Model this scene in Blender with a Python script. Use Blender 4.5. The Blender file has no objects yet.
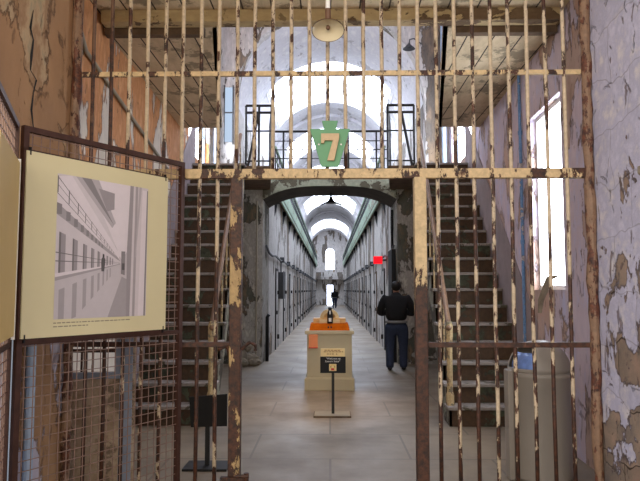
import bpy, math, random
from mathutils import Vector, Matrix, Euler
R = math.radians
random.seed(7)
COL = bpy.context.scene.collection
F = 640.0
CAM = Vector((0, 0, 1.62))
CROT = Euler((R(90 + 4.42), 0, R(0.895)), 'XYZ')
CM = CROT.to_matrix()

def at(px, py, Y):
    d = CM @ Vector(((px - 320) / F, (240.5 - py) / F, -1))
    return CAM + d * (Y / d.y)

# ------------------------------------------------------------------ mesh builder
class MB:
    def __init__(s): s.v = []; s.f = []; s.m = []
    def add(s, vs, fs, mi=0, M=None):
        n = len(s.v)
        for p in vs:
            p = Vector(p); s.v.append(tuple(M @ p if M else p))
        for f in fs: s.f.append(tuple(i + n for i in f)); s.m.append(mi)
        return s
    def box(s, a, b, mi=0, M=None):
        x0, y0, z0 = [min(a[i], b[i]) for i in range(3)]; x1, y1, z1 = [max(a[i], b[i]) for i in range(3)]
        vs = [(x0,y0,z0),(x1,y0,z0),(x1,y1,z0),(x0,y1,z0),(x0,y0,z1),(x1,y0,z1),(x1,y1,z1),(x0,y1,z1)]
        return s.add(vs, [(0,3,2,1),(4,5,6,7),(0,1,5,4),(1,2,6,5),(2,3,7,6),(3,0,4,7)], mi, M)
    def tube(s, pts, r, n=8, mi=0, M=None, r2=None, cap=True):
        pts = [Vector(p) for p in pts]; rings = []
        k = len(pts)
        for i, p in enumerate(pts):
            t = (pts[min(i+1, k-1)] - pts[max(i-1, 0)]).normalized()
            ref = Vector((0,0,1)) if abs((pts[-1]-pts[0]).normalized().z) < .9 else Vector((0,1,0))
            u = t.cross(ref)
            if u.length < 1e-3: u = Vector((1,0,0))
            u.normalize(); w = t.cross(u)
            rr = r if not isinstance(r, (list, tuple)) else r[i]
            rings.append([p + (u*math.cos(2*math.pi*j/n) + w*math.sin(2*math.pi*j/n))*rr for j in range(n)])
        vs = [q for ring in rings for q in ring]; fs = []
        for i in range(k-1):
            for j in range(n):
                a = i*n+j; b = i*n+(j+1) % n
                fs.append((a, b, b+n, a+n))
        if cap: fs.append(tuple(reversed(range(n)))); fs.append(tuple(range((k-1)*n, k*n)))
        return s.add(vs, fs, mi, M)
    def lathe(s, prof, n=24, mi=0, M=None, c=(0,0)):
        vs = []; fs = []
        for (r, z) in prof:
            for j in range(n):
                a = 2*math.pi*j/n; vs.append((c[0]+r*math.cos(a), c[1]+r*math.sin(a), z))
        for i in range(len(prof)-1):
            for j in range(n):
                a = i*n+j; b = i*n+(j+1) % n; fs.append((a, b, b+n, a+n))
        return s.add(vs, fs, mi, M)
    def prism(s, pts, d, mi=0, M=None):
        """pts: list of 3d points (planar outline); d: extrusion vector"""
        n = len(pts); d = Vector(d)
        vs = [Vector(p) for p in pts] + [Vector(p)+d for p in pts]
        fs = [tuple(reversed(range(n))), tuple(range(n, 2*n))] + [(i, (i+1) % n, (i+1) % n+n, i+n) for i in range(n)]
        return s.add(vs, fs, mi, M)
    def build(s, name, mat, parent=None, smooth=False, bevel=0):
        me = bpy.data.meshes.new(name); me.from_pydata(s.v, [], s.f); me.update()
        mats = mat if isinstance(mat, (list, tuple)) else [mat]
        for m in mats: me.materials.append(m)
        for p, mi in zip(me.polygons, s.m): p.material_index = mi; p.use_smooth = smooth
        o = bpy.data.objects.new(name, me); COL.objects.link(o)
        import bmesh
        bm = bmesh.new(); bm.from_mesh(me); bmesh.ops.recalc_face_normals(bm, faces=bm.faces); bm.to_mesh(me); bm.free()
        if parent is not None: 
            o.parent = parent
            o.matrix_parent_inverse = Matrix.Identity(4) if getattr(parent, 'local_kids', False) else parent.matrix_basis.inverted()
        if bevel:
            b = o.modifiers.new('bevel', 'BEVEL'); b.width = bevel; b.segments = 2; b.limit_method = 'ANGLE'
        return o

def tag(o, label=None, cat=None, group=None, kind=None):
    if label: o['label'] = label
    if cat: o['category'] = cat
    if group: o['group'] = group
    if kind: o['kind'] = kind
    return o
def thing(name, label, cat, loc=(0,0,0), group=None, kind=None):
    o = bpy.data.objects.new(name, None); COL.objects.link(o); o.location = loc
    o.empty_display_size = .1
    return tag(o, label, cat, group, kind)
def struct(mb, name, mat, **k):
    o = mb.build(name, mat, **k); 
    if not k.get('parent'): o['kind'] = 'structure'
    return o

# ------------------------------------------------------------------ materials
def new_mat(name):
    m = bpy.data.materials.new(name); m.use_nodes = True
    nt = m.node_tree; nt.nodes.clear()
    out = nt.nodes.new('ShaderNodeOutputMaterial'); b = nt.nodes.new('ShaderNodeBsdfPrincipled')
    nt.links.new(b.outputs[0], out.inputs[0])
    return m, nt, b
def srgb(c):
    return tuple((x/255/12.92 if x/255 <= .04045 else ((x/255+.055)/1.055)**2.4) for x in c) + (1,)
def ramp(nt, src, stops, interp='LINEAR'):
    r = nt.nodes.new('ShaderNodeValToRGB'); r.color_ramp.interpolation = interp
    e = r.color_ramp.elements
    while len(e) < len(stops): e.new(.5)
    for el, (p, c) in zip(e, stops): el.position = p; el.color = c if len(c) == 4 else c+(1,)
    nt.links.new(src, r.inputs[0]); return r.outputs[0]
def pos(nt, sc=(1,1,1)):
    g = nt.nodes.new('ShaderNodeNewGeometry'); m = nt.nodes.new('ShaderNodeMapping'); m.inputs['Scale'].default_value = sc
    nt.links.new(g.outputs['Position'], m.inputs[0]); return m.outputs[0]
def noise(nt, vec, s, det=8, rough=.6, dist=0.0):
    n = nt.nodes.new('ShaderNodeTexNoise'); n.inputs['Scale'].default_value = s; n.inputs['Detail'].default_value = det
    n.inputs['Roughness'].default_value = rough; n.inputs['Distortion'].default_value = dist
    nt.links.new(vec, n.inputs['Vector']); return n.outputs['Fac']
def mixc(nt, fac, a, b, typ='MIX'):
    m = nt.nodes.new('ShaderNodeMix'); m.data_type = 'RGBA'; m.blend_type = typ
    for sock, v in ((m.inputs[0], fac), (m.inputs[6], a), (m.inputs[7], b)):
        if isinstance(v, (tuple, float, int)): sock.default_value = v
        else: nt.links.new(v, sock)
    return m.outputs[2]
def math_(nt, op, a, b=0.0, c=None, clamp=False):
    m = nt.nodes.new('ShaderNodeMath'); m.operation = op; m.use_clamp = clamp
    for i, v in enumerate((a, b) if c is None else (a, b, c)):
        if isinstance(v, (int, float)): m.inputs[i].default_value = v
        else: nt.links.new(v, m.inputs[i])
    return m.outputs[0]
def bump(nt, b, h, st=.4, d=.02):
    n = nt.nodes.new('ShaderNodeBump'); n.inputs['Strength'].default_value = st; n.inputs['Distance'].default_value = d
    nt.links.new(h, n.inputs['Height']); nt.links.new(n.outputs[0], b.inputs['Normal'])
W1 = (1,1,1,1); K1 = (0,0,0,1)

def plain(name, c, rough=.6, metal=0.0, var=.12, scale=14, spec=None):
    m, nt, b = new_mat(name)
    n = noise(nt, pos(nt), scale)
    lo = tuple(x*(1-var) for x in srgb(c)[:3])+(1,); hi = tuple(min(1, x*(1+var)) for x in srgb(c)[:3])+(1,)
    nt.links.new(ramp(nt, n, [(.3, lo), (.7, hi)]), b.inputs['Base Color'])
    b.inputs['Roughness'].default_value = rough; b.inputs['Metallic'].default_value = metal
    bump(nt, b, n, .15, .004)
    return m
def emit(name, c, st):
    m = bpy.data.materials.new(name); m.use_nodes = True; nt = m.node_tree; nt.nodes.clear()
    out = nt.nodes.new('ShaderNodeOutputMaterial'); e = nt.nodes.new('ShaderNodeEmission')
    e.inputs[0].default_value = srgb(c); e.inputs[1].default_value = st
    nt.links.new(e.outputs[0], out.inputs[0]); return m

def peel(name, paint, under, scale=1.6, t=.5, stretch=(1,1,1), rough=.85, zb=0.0, z0=2.0, low=None, bs=.6, edge=(60,45,35), cracks=0.0, cscale=1.2, fleck=.5, brick=None):
    """old paint coat flaking from plaster: paint / under are lists of sRGB colours; zb makes low parts barer"""
    m, nt, b = new_mat(name)
    p = pos(nt, stretch)
    big = noise(nt, p, scale, 10, .62, .35)
    if zb:
        g = nt.nodes.new('ShaderNodeNewGeometry'); s = nt.nodes.new('ShaderNodeSeparateXYZ'); nt.links.new(g.outputs['Position'], s.inputs[0])
        z = math_(nt, 'MULTIPLY_ADD', s.outputs[2], zb, -zb*z0)
        z = math_(nt, 'MINIMUM', math_(nt, 'MAXIMUM', z, -.16), .16)
        big = math_(nt, 'ADD', big, z)
    mask = ramp(nt, big, [(t-.006, K1), (t+.006, W1)])
    n2 = noise(nt, p, scale*2.3, 9, .65); n3 = noise(nt, p, scale*7, 6, .6)
    def cols(l, src):
        k = len(l)
        return ramp(nt, src, [(.32+.36*i/max(1, k-1), srgb(c)) for i, c in enumerate(l)]) if k > 1 else ramp(nt, src, [(.3, srgb([x*.93 for x in l[0]])), (.7, srgb(l[0]))])
    cu = cols(under, n2); cp = cols(paint, n3)
    if brick:
        sx, w, h, mort = brick
        g = nt.nodes.new('ShaderNodeNewGeometry'); s = nt.nodes.new('ShaderNodeSeparateXYZ'); nt.links.new(g.outputs['Position'], s.inputs[0])
        wob = noise(nt, pos(nt), 2.2, 3, .5)
        c = nt.nodes.new('ShaderNodeCombineXYZ')
        nt.links.new(math_(nt, 'MULTIPLY_ADD', wob, .22, s.outputs[1 if sx == 'y' else 0]), c.inputs[0])
        nt.links.new(math_(nt, 'MULTIPLY_ADD', wob, .35, s.outputs[2]), c.inputs[1])
        br = nt.nodes.new('ShaderNodeTexBrick'); nt.links.new(c.outputs[0], br.inputs['Vector'])
        br.inputs['Scale'].default_value = 1; br.inputs['Brick Width'].default_value = w; br.inputs['Row Height'].default_value = h
        br.inputs['Mortar Size'].default_value = .007; br.inputs['Mortar Smooth'].default_value = .8
        br.inputs['Color1'].default_value = W1; br.inputs['Color2'].default_value = (.78,.78,.78,1); br.inputs['Mortar'].default_value = srgb(mort)
        cu = mixc(nt, 1.0, cu, br.outputs['Color'], 'MULTIPLY')
        cp = mixc(nt, .35, cp, mixc(nt, 1.0, cp, br.outputs['Color'], 'MULTIPLY'))
    if low:
        g = nt.nodes.new('ShaderNodeNewGeometry'); s = nt.nodes.new('ShaderNodeSeparateXYZ'); nt.links.new(g.outputs['Position'], s.inputs[0])
        lm = math_(nt, 'ADD', math_(nt, 'MULTIPLY_ADD', s.outputs[2], -.5, .5*low[1]), math_(nt, 'MULTIPLY_ADD', big, 2.4, -1.2))
        cp = mixc(nt, ramp(nt, lm, [(.0, K1), (.04, W1)]), cp, cols(low[0], n3))
    col = mixc(nt, mask, cu, cp)
    em = ramp(nt, big, [(t-.016, K1), (t-.004, W1), (t+.004, W1), (t+.010, K1)])
    col = mixc(nt, math_(nt, 'MULTIPLY', em, .6), col, srgb(edge))
    fl = noise(nt, pos(nt, (stretch[0], stretch[1], .45)), scale*7.5, 5, .55, .6)
    fm = ramp(nt, fl, [(.635, K1), (.665, W1)])
    col = mixc(nt, math_(nt, 'MULTIPLY', fm, fleck), col, srgb(edge))
    h = math_(nt, 'MULTIPLY_ADD', mask, .6, math_(nt, 'MULTIPLY', n2, .8))
    h = math_(nt, 'SUBTRACT', h, math_(nt, 'MULTIPLY', fm, .5*fleck))
    if cracks:
        v = nt.nodes.new('ShaderNodeTexVoronoi'); v.feature = 'DISTANCE_TO_EDGE'; v.inputs['Scale'].default_value = cscale
        add = nt.nodes.new('ShaderNodeVectorMath'); add.operation = 'ADD'
        nn = nt.nodes.new('ShaderNodeTexNoise'); nn.inputs['Scale'].default_value = 3; nn.inputs['Detail'].default_value = 6
        nt.links.new(p, nn.inputs['Vector']); sc = nt.nodes.new('ShaderNodeVectorMath'); sc.operation = 'SCALE'; sc.inputs['Scale'].default_value = .55
        nt.links.new(nn.outputs['Color'], sc.inputs[0]); nt.links.new(p, add.inputs[0]); nt.links.new(sc.outputs[0], add.inputs[1])
        nt.links.new(add.outputs[0], v.inputs['Vector'])
        cm = ramp(nt, v.outputs['Distance'], [(.0, W1), (.006, W1), (.014, K1)])
        gate = ramp(nt, n2, [(.50, K1), (.58, W1)])
        cm = math_(nt, 'MULTIPLY', cm, gate)
        col = mixc(nt, math_(nt, 'MULTIPLY', cm, cracks), col, srgb(edge))
        h = math_(nt, 'SUBTRACT', h, cm)
    nt.links.new(col, b.inputs['Base Color']); b.inputs['Roughness'].default_value = rough
    bump(nt, b, h, bs, .03)
    return m

def iron(name, paint, cover_lo, cover_hi, zlo, zhi, rust=((40,26,20),(86,50,32)), sc=9, rough=.6):
    """painted iron; the paint is worn off towards the height zlo"""
    m, nt, b = new_mat(name)
    p = pos(nt, (1,1,.45)); n = noise(nt, p, sc, 8, .7); n2 = noise(nt, pos(nt), 30, 4, .6)
    g = nt.nodes.new('ShaderNodeNewGeometry'); s = nt.nodes.new('ShaderNodeSeparateXYZ'); nt.links.new(g.outputs['Position'], s.inputs[0])
    mr = nt.nodes.new('ShaderNodeMapRange'); nt.links.new(s.outputs[2], mr.inputs[0])
    mr.inputs[1].default_value = zlo; mr.inputs[2].default_value = zhi; mr.inputs[3].default_value = cover_lo-.5; mr.inputs[4].default_value = cover_hi-.5
    k = math_(nt, 'ADD', n, math_(nt, 'MULTIPLY', mr.outputs[0], .5))
    mask = ramp(nt, k, [(.49, K1), (.51, W1)])
    ru = ramp(nt, n2, [(.35, srgb(rust[0])), (.65, srgb(rust[1]))])
    pa = ramp(nt, n2, [(.3, srgb([x*.85 for x in paint])), (.65, srgb(paint))])
    nt.links.new(mixc(nt, mask, ru, pa), b.inputs['Base Color']); b.inputs['Roughness'].default_value = rough
    bump(nt, b, math_(nt, 'MULTIPLY_ADD', mask, .5, n2), .5, .004)
    return m

def floor_mat():
    m, nt, b = new_mat('worn concrete flags')
    g = nt.nodes.new('ShaderNodeNewGeometry')
    br = nt.nodes.new('ShaderNodeTexBrick'); nt.links.new(g.outputs['Position'], br.inputs['Vector'])
    br.inputs['Scale'].default_value = 1; br.inputs['Brick Width'].default_value = 1.55; br.inputs['Row Height'].default_value = 1.05
    br.inputs['Mortar Size'].default_value = .012; br.inputs['Color1'].default_value = srgb((148,132,110)); br.inputs['Color2'].default_value = srgb((136,122,102))
    br.inputs['Mortar'].default_value = srgb((104,92,76))
    n = noise(nt, pos(nt), 1.1, 8, .6); n2 = noise(nt, pos(nt), 9, 8, .7)
    c = mixc(nt, ramp(nt, n, [(.35, K1), (.68, W1)]), br.outputs['Color'], srgb((116,104,90)))
    c = mixc(nt, ramp(nt, n2, [(.55, K1), (.8, (.35,.35,.35,1))]), c, srgb((92,84,74)))
    nt.links.new(c, b.inputs['Base Color']); nt.links.new(ramp(nt, n, [(.3, (.38,)*3), (.7, (.62,)*3)]), b.inputs['Roughness'])
    bump(nt, b, math_(nt, 'MULTIPLY_ADD', n2, .3, br.outputs['Fac']), .12, .01)
    return m

def planks(name, cols, w=.28, axis=0, rough=.8, gapc=(60,48,36)):
    m, nt, b = new_mat(name)
    g = nt.nodes.new('ShaderNodeNewGeometry'); s = nt.nodes.new('ShaderNodeSeparateXYZ'); nt.links.new(g.outputs['Position'], s.inputs[0])
    fr = math_(nt, 'FRACT', math_(nt, 'DIVIDE', s.outputs[axis], w))
    gap = math_(nt, 'LESS_THAN', fr, .055)
    st = [1,1,1]; st[1 if axis != 1 else 2] = .3
    n = noise(nt, pos(nt, tuple(st)), 4.5, 8, .7); n2 = noise(nt, pos(nt), 2.0, 8, .7)
    c = ramp(nt, n, [(.3+.4*i/(len(cols)-1), srgb(k)) for i, k in enumerate(cols)])
    c = mixc(nt, ramp(nt, n2, [(.54, K1), (.58, (.75,)*3)]), c, srgb([x*.68 for x in cols[0]]))
    c = mixc(nt, gap, c, srgb(gapc)); nt.links.new(c, b.inputs['Base Color']); b.inputs['Roughness'].default_value = rough
    bump(nt, b, math_(nt, 'SUBTRACT', n2, gap), .5, .02)
    return m

M = {}
M['floor'] = floor_mat()
M['wall_left_front'] = peel('tan flaking plaster', [(184,152,116),(166,130,96),(196,168,132),(162,152,124)], [(184,144,104),(164,126,92)], 1.1, .50, stretch=(1,1,.6), cracks=.5, cscale=.9, edge=(92,62,40), bs=.8, low=([(216,210,222),(196,190,206)], 1.5))
M['wall_right_front'] = peel('lilac whitewash on stone', [(206,203,222),(186,184,206),(216,210,214)], [(182,150,130),(150,132,116),(120,110,104)], 1.3, .44, zb=.12, z0=1.5, cracks=.12, cscale=1.6, fleck=.75, bs=1.0, brick=('y', .55, .36, (90,72,60)), edge=(112,92,90))
M['wall_left_back'] = peel('orange and cream flaking plaster', [(216,156,102),(192,132,84),(220,164,114)], [(232,222,206),(214,204,190),(226,216,200)], 1.3, .535, stretch=(1,1,.4), bs=.8, zb=.03, z0=2.3, edge=(90,60,40))
M['wall_right_back'] = peel('mauve and pink flaking plaster', [(214,200,212),(204,190,204),(198,196,224)], [(198,160,138),(190,166,156),(160,132,118)], 1.1, .50, stretch=(1,1,.5), bs=.8, edge=(96,76,70), cracks=.6)
M['block'] = peel('grey green flaked limewash', [(176,170,160),(150,146,138),(190,184,170)], [(108,100,90),(82,84,72),(140,112,84)], 1.5, .47, stretch=(1,1,.5), bs=.7)
M['corr'] = peel('grey white streaked corridor wall', [(214,210,208),(190,186,182),(222,216,210)], [(138,130,122),(108,100,92),(166,142,116)], 1.5, .47, stretch=(1,.6,.28), bs=.5, edge=(60,54,48))
M['vault'] = peel('white limewashed vault', [(226,224,228),(212,210,216),(232,230,230)], [(176,172,172),(190,186,186)], .8, .40, stretch=(1,.6,1), bs=.5, edge=(150,146,146))
M['soffit'] = plain('dark brown soffit', (62,54,44), .9, var=.4, scale=4)  # mottled dark brown for the underside of the arch
M['arch'] = peel('grey green arch band', [(150,152,132),(128,130,112)], [(84,78,62)], 2.0, .46, bs=.5)
M['ceil'] = planks('cream peeling ceiling boards', [(176,158,128),(206,186,152),(222,204,172)], .30, 0)
M['beam'] = peel('cream painted beam', [(186,164,120),(168,144,104)], [(92,70,48),(120,98,70)], 2.6, .45, stretch=(.5,1,1), edge=(60,40,25))
M['darkwood'] = plain('dark weathered wood', (96,76,56), .85, var=.4, scale=6)
M['bar'] = iron('cream paint worn off iron bars', (208,188,158), .34, .60, .3, 2.9)
M['bardark'] = iron('dark brown iron bars', (110,80,60), .2, .45, 0, 4)
M['rail'] = iron('cream paint flaking off iron rail', (216,188,142), .54, .56, 0, 4, sc=7)
M['raildark'] = iron('rust brown iron rail', (120,84,60), .3, .3, 0, 4)
M['post'] = iron('gate post paint over rust', (212,186,142), .0, .95, 1.0, 2.2, sc=6)
M['postleft'] = iron('rusty gate post', (190,160,112), .34, .58, .6, 2.6, sc=7)
M['bark'] = iron('heavily rusted iron post', (140,110,86), .5, .5, 0, 4, rust=((48,26,18),(110,62,40)), sc=12)
M['frame'] = plain('brown steel frame', (74,48,40), .5, .3, .25, 20)
M['mesh'] = plain('galvanised wire', (148,122,110), .5, .4, .2, 30)
M['paper'] = plain('cream poster card', (222,212,172), .55, 0, .03, 3)
M['paper2'] = plain('yellow poster card', (212,180,110), .55, 0, .04, 3)
M['black'] = plain('black painted metal', (24,23,24), .45, .2, .2, 20)
M['blackmatte'] = plain('matt black', (20,19,19), .8, 0, .2, 20)
M['green'] = plain('green painted sign board', (92,152,108), .5, 0, .08, 8)
M['tan'] = plain('tan painted wood', (200,174,136), .6, 0, .12, 20)
M['greyblue'] = plain('blue grey painted wood', (140,150,168), .7, 0, .2, 8)
M['palepipe'] = plain('pale blue pipe', (176,196,220), .5, 0, .12, 8)
M['bluepipe'] = peel('blue painted pipe', [(96,134,182),(120,156,200)], [(196,190,190)], 6, .42)
M['tread'] = peel('worn grey stair boards', [(152,144,138),(134,126,118)], [(96,88,72),(78,76,60)], 4, .42, bs=.3)
M['riser'] = peel('brown stair risers with green flakes', [(66,50,36),(84,62,42)], [(36,30,24),(90,96,74)], 3, .44, bs=.3)
M['stringer'] = peel('pale stair side', [(150,146,132),(118,124,104)], [(72,66,54)], 3, .5, bs=.3)
M['dado'] = plain('dusty mauve plaster dado', (148,136,138), .9, 0, .12, 5)
M['handrail'] = plain('worn wooden handrail', (128,100,76), .5, 0, .25, 10)
M['newel'] = peel('cream and rust newel', [(202,184,140),(180,150,110)], [(120,80,60),(150,156,130)], 7, .45, bs=.3)
M['fascia'] = peel('pale green gallery boards', [(140,164,142),(160,178,156)], [(176,170,150),(110,108,92)], 2.0, .42, stretch=(1,.4,1), bs=.3)
M['podium'] = plain('putty grey painted wood', (192,180,148), .55, 0, .04, 4)
M['orangewood'] = plain('orange varnished wood', (190,92,8), .9, 0, .15, 12)
M['orangewood'].node_tree.nodes['Principled BSDF'].inputs['Specular IOR Level'].default_value = .1
M['lightwood'] = plain('light varnished wood', (226,178,108), .5, 0, .12, 12)
M['palewood'] = plain('pale maple wood', (234,208,156), .5, 0, .08, 12)
M['orange'] = plain('orange printed card', (240,148,96), .6, 0, .05, 8)
M['cream'] = plain('cream card', (232,206,148), .6, 0, .04, 8)
M['white'] = plain('white print', (236,234,228), .6, 0, .02, 8)
M['redprint'] = plain('red print', (206,60,52), .6, 0, .05, 8)
M['yellowprint'] = plain('yellow print', (226,190,90), .6, 0, .05, 8)
M['greenprint'] = plain('green print', (90,130,80), .6, 0, .05, 8)
M['brownprint'] = plain('brown print', (150,104,60), .6, 0, .1, 8)
M['greyprint'] = plain('grey print', (150,140,120), .6, 0, .1, 8)
M['enamel'] = plain('cream enamel', (232,218,182), .35, 0, .03, 5)
M['enamelback'] = plain('brown enamel', (110,80,60), .5, 0, .1, 5)
M['lampgrey'] = plain('dark grey enamel', (66,68,72), .5, .2, .1, 8)
M['bin'] = plain('grey beige plastic', (156,148,138), .45, 0, .04, 4)
M['bag'] = plain('blue plastic bag', (120,150,215), .3, 0, .25, 12)
M['skin'] = plain('skin', (176,128,104), .6, 0, .05, 12)
M['hair'] = plain('dark hair', (24,20,18), .7, 0, .3, 60)
M['sweater'] = plain('black sweater', (19,19,23), .9, 0, .2, 30)
M['shirt'] = plain('grey shirt hem', (120,118,116), .8, 0, .1, 20)
M['jeans'] = plain('dark blue jeans', (40,50,74), .85, 0, .25, 30)
M['shoe'] = plain('black leather shoe', (20,19,18), .45, 0, .2, 20)
M['boards'] = planks('grey brown weathered boards', [(112,92,74),(150,130,112),(168,152,138)], .34, 1, gapc=(40,30,24))
M['boardsx'] = planks('grey brown weathered door boards', [(146,122,98),(184,162,138),(206,190,174)], .17, 0, gapc=(40,30,24))
M['celldoor'] = plain('white grey cell door', (190,188,186), .7, 0, .18, 3)
M['rubble'] = plain('broken stone', (140,130,114), .95, 0, .35, 9)
M['daylight'] = emit('daylight through frosted glass', (236,243,255), 9)
M['skylight'] = emit('daylight through roof glass', (224,234,255), 9)
M['skylight2'] = emit('daylight through far roof glass', (224,234,255), 6)
M['dim'] = emit('dull daylight pane', (225,235,255), 4.0)
M['dim2'] = emit('pale blue narrow window', (190,210,235), .8)
M['exitred'] = emit('red lit sign face', (255,22,34), 1.3)

# ------------------------------------------------------------------ setting
YG = 4.6          # gate plane
YB = 14.2         # front of the cell block
YE = 69.0
def wx(y): return 2.17 + .036*y      # vestibule side walls open out a little

struct(MB().box((-4, -4, -.3), (4, 71, 0)), 'floor', M['floor'])
struct(MB().box((-2.6, 2.2, 0), (-1.9, YG, 4.5)), 'wall_left', M['wall_left_front'])
struct(MB().box((1.9, 2.2, 0), (2.6, YG, 4.5)), 'wall_right', M['wall_right_front'])
def sidewall(s, name, mat, openings, y0, y1, z0, z1, th=.6):
    """vestibule wall along x = s*wx(y) with rectangular openings (ya, yb, za, zb)"""
    mb = MB()
    ys = sorted(set([y0, y1] + [o[0] for o in openings] + [o[1] for o in openings]))
    for a, b in zip(ys[:-1], ys[1:]):
        segs = [(z0, z1)]
        for (ya, yb, za, zb) in openings:
            if ya <= a+1e-6 and yb >= b-1e-6: segs = [(z0, za), (zb, z1)]
        for (c, d) in segs:
            if d - c < .001: continue
            mb.prism([(s*wx(a), a, c), (s*wx(b), b, c), (s*wx(b), b, d), (s*wx(a), a, d)], (s*th, 0, 0))
    return struct(mb, name, mat)
sidewall(1, 'wall_right_inner', M['wall_right_back'], [(6.6, 7.75, 1.62, 3.7), (11.5, 13.9, 4.2, 5.7)], YG, YB+.02, 0, 8.6)
sidewall(-1, 'wall_left_inner', M['wall_left_back'], [(11.5, 13.9, 4.2, 5.7)], YG, YB+.02, 0, 8.6)

def wall_window(n, s, ya, yb, za, zb, off, glass, frame, mull=1, bars=1):
    t = thing('window_%d' % n, None, None, (s*(wx((ya+yb)/2)+off), (ya+yb)/2, za), kind='structure')
    mb = MB(); w = .05
    def P(y, o, z): return (s*(wx(y)+o), y, z)
    def slab(y0, y1, z0, z1, o, th, m=0): mb.prism([P(y0,o,z0), P(y1,o,z0), P(y1,o,z1), P(y0,o,z1)], (s*th, 0, 0), m)
    slab(ya, ya+w, za, zb, off-.03, .06); slab(yb-w, yb, za, zb, off-.03, .06)
    slab(ya, yb, za, za+w, off-.03, .06); slab(ya, yb, zb-w, zb, off-.03, .06)
    for i in range(1, mull+1):
        y = ya+(yb-ya)*i/(mull+1); slab(y-.012, y+.012, za, zb, off-.02, .04)
    for i in range(1, bars+1):
        z = za+(zb-za)*i/(bars+1); slab(ya, yb, z-.012, z+.012, off-.02, .04)
    mb.build('frame', frame, t)
    mb = MB(); slab(ya, yb, za, zb, off+.03, .01); mb.build('pane', glass, t)
    return t
wall_window(1, 1, 6.6, 7.75, 1.62, 3.7, .10, M['daylight'], M['white'], 0, 0)
wall_window(3, 1, 11.5, 13.9, 4.2, 5.7, .12, M['daylight'], M['greyblue'], 1, 1)
wall_window(4, -1, 11.5, 13.9, 4.2, 5.7, .12, M['daylight'], M['greyblue'], 1, 1)

# block front wall: opening with a flat arch below, vault opening above
def arc(r, cx, cz, a0, a1, n): return [(cx+r*math.cos(a0+(a1-a0)*i/n), cz+r*math.sin(a0+(a1-a0)*i/n)) for i in range(n+1)]
HW = 1.5
def low_arch(x): return 3.66 + .30*(1-(abs(x)/HW)**3.2)
VR, VS = 2.15, 5.9       # vault radius and spring height
def vault_z(x): return VS + math.sqrt(max(0, VR*VR - x*x))
mb = MB()
XO = 3.2
for s in (-1, 1):
    mb.box((s*HW, YB, 0), (s*XO, YB+1.5, 4.28))
n = 24
xs = [-HW+2*HW*i/n for i in range(n+1)]
for a, b in zip(xs[:-1], xs[1:]):
    mb.prism([(a, YB, low_arch(a)), (b, YB, low_arch(b)), (b, YB, 4.28), (a, YB, 4.28)], (0, 1.5, 0))
struct(mb, 'wall_back', M['block'])
mb = MB()
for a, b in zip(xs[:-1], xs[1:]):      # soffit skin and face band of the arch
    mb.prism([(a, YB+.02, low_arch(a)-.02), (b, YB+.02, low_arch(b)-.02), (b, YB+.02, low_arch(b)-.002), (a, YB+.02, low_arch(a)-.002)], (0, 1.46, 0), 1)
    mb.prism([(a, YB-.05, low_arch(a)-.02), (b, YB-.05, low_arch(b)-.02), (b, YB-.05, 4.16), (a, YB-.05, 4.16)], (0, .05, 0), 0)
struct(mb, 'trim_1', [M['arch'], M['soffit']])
mb = MB()
xs2 = [-VR+2*VR*i/32 for i in range(33)]
for s in (-1, 1): mb.box((s*VR, YB, 4.28), (s*XO, YB+.3, 8.9))
for a, b in zip(xs2[:-1], xs2[1:]):
    mb.prism([(a, YB, vault_z(a)), (b, YB, vault_z(b)), (b, YB, 8.9), (a, YB, 8.9)], (0, .3, 0))
struct(mb, 'wall_back_upper', M['corr'])
# upper floor slab across the passage
struct(MB().box((-XO, YB-.01, 4.28), (XO, YB+1.5, 4.34)), 'floor_upper', M['darkwood'])

t = thing('window_13', None, None, (-2.25, YB-.02, 5.1), kind='structure')
MB().box((-2.37, YB-.03, 4.95), (-2.2, YB-.015, 6.2)).build('pane', M['dim2'], t)
MB().box((-2.39, YB-.06, 4.9), (-2.37, YB-.0, 6.25)).box((-2.2, YB-.06, 4.9), (-2.18, YB-.0, 6.25)).box((-2.39, YB-.05, 5.6), (-2.18, YB-.0, 5.63)).build('frame', M['lampgrey'], t)
# the vault with roof lights at the crown
sky = [(17.6,21.6),(25,28.6),(32.4,36.4),(41.5,47.5),(58,66)]
HALF = 1.72
seg = 48
def vring(i, q=1.0): a = math.pi*i/seg; return VR*q*math.cos(a), VS+VR*q*math.sin(a)
mb = MB()
ycuts = [YB+.3] + [v for p in sky for v in p] + [YE]
for k, (a, b) in enumerate(zip(ycuts[:-1], ycuts[1:])):
    isky = k % 2 == 1
    for i in range(seg):
        x0, z0 = vring(i); x1, z1 = vring(i+1)
        if isky and abs((x0+x1)/2) < HALF: continue
        mb.add([(x0,a,z0),(x1,a,z1),(x1,b,z1),(x0,b,z0)], [(0,1,2,3)])
for y in (23.0, 30.3, 38.6, 52):      # projecting ribs between the bays
    for i in range(seg):
        x0, z0 = vring(i); x1, z1 = vring(i+1); u0, w0 = vring(i, .95); u1, w1 = vring(i+1, .95)
        mb.prism([(x0,y,z0),(x1,y,z1),(u1,y,w1),(u0,y,w0)], (0,.5,0))
struct(mb, 'ceiling_vault', M['vault'])
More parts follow.
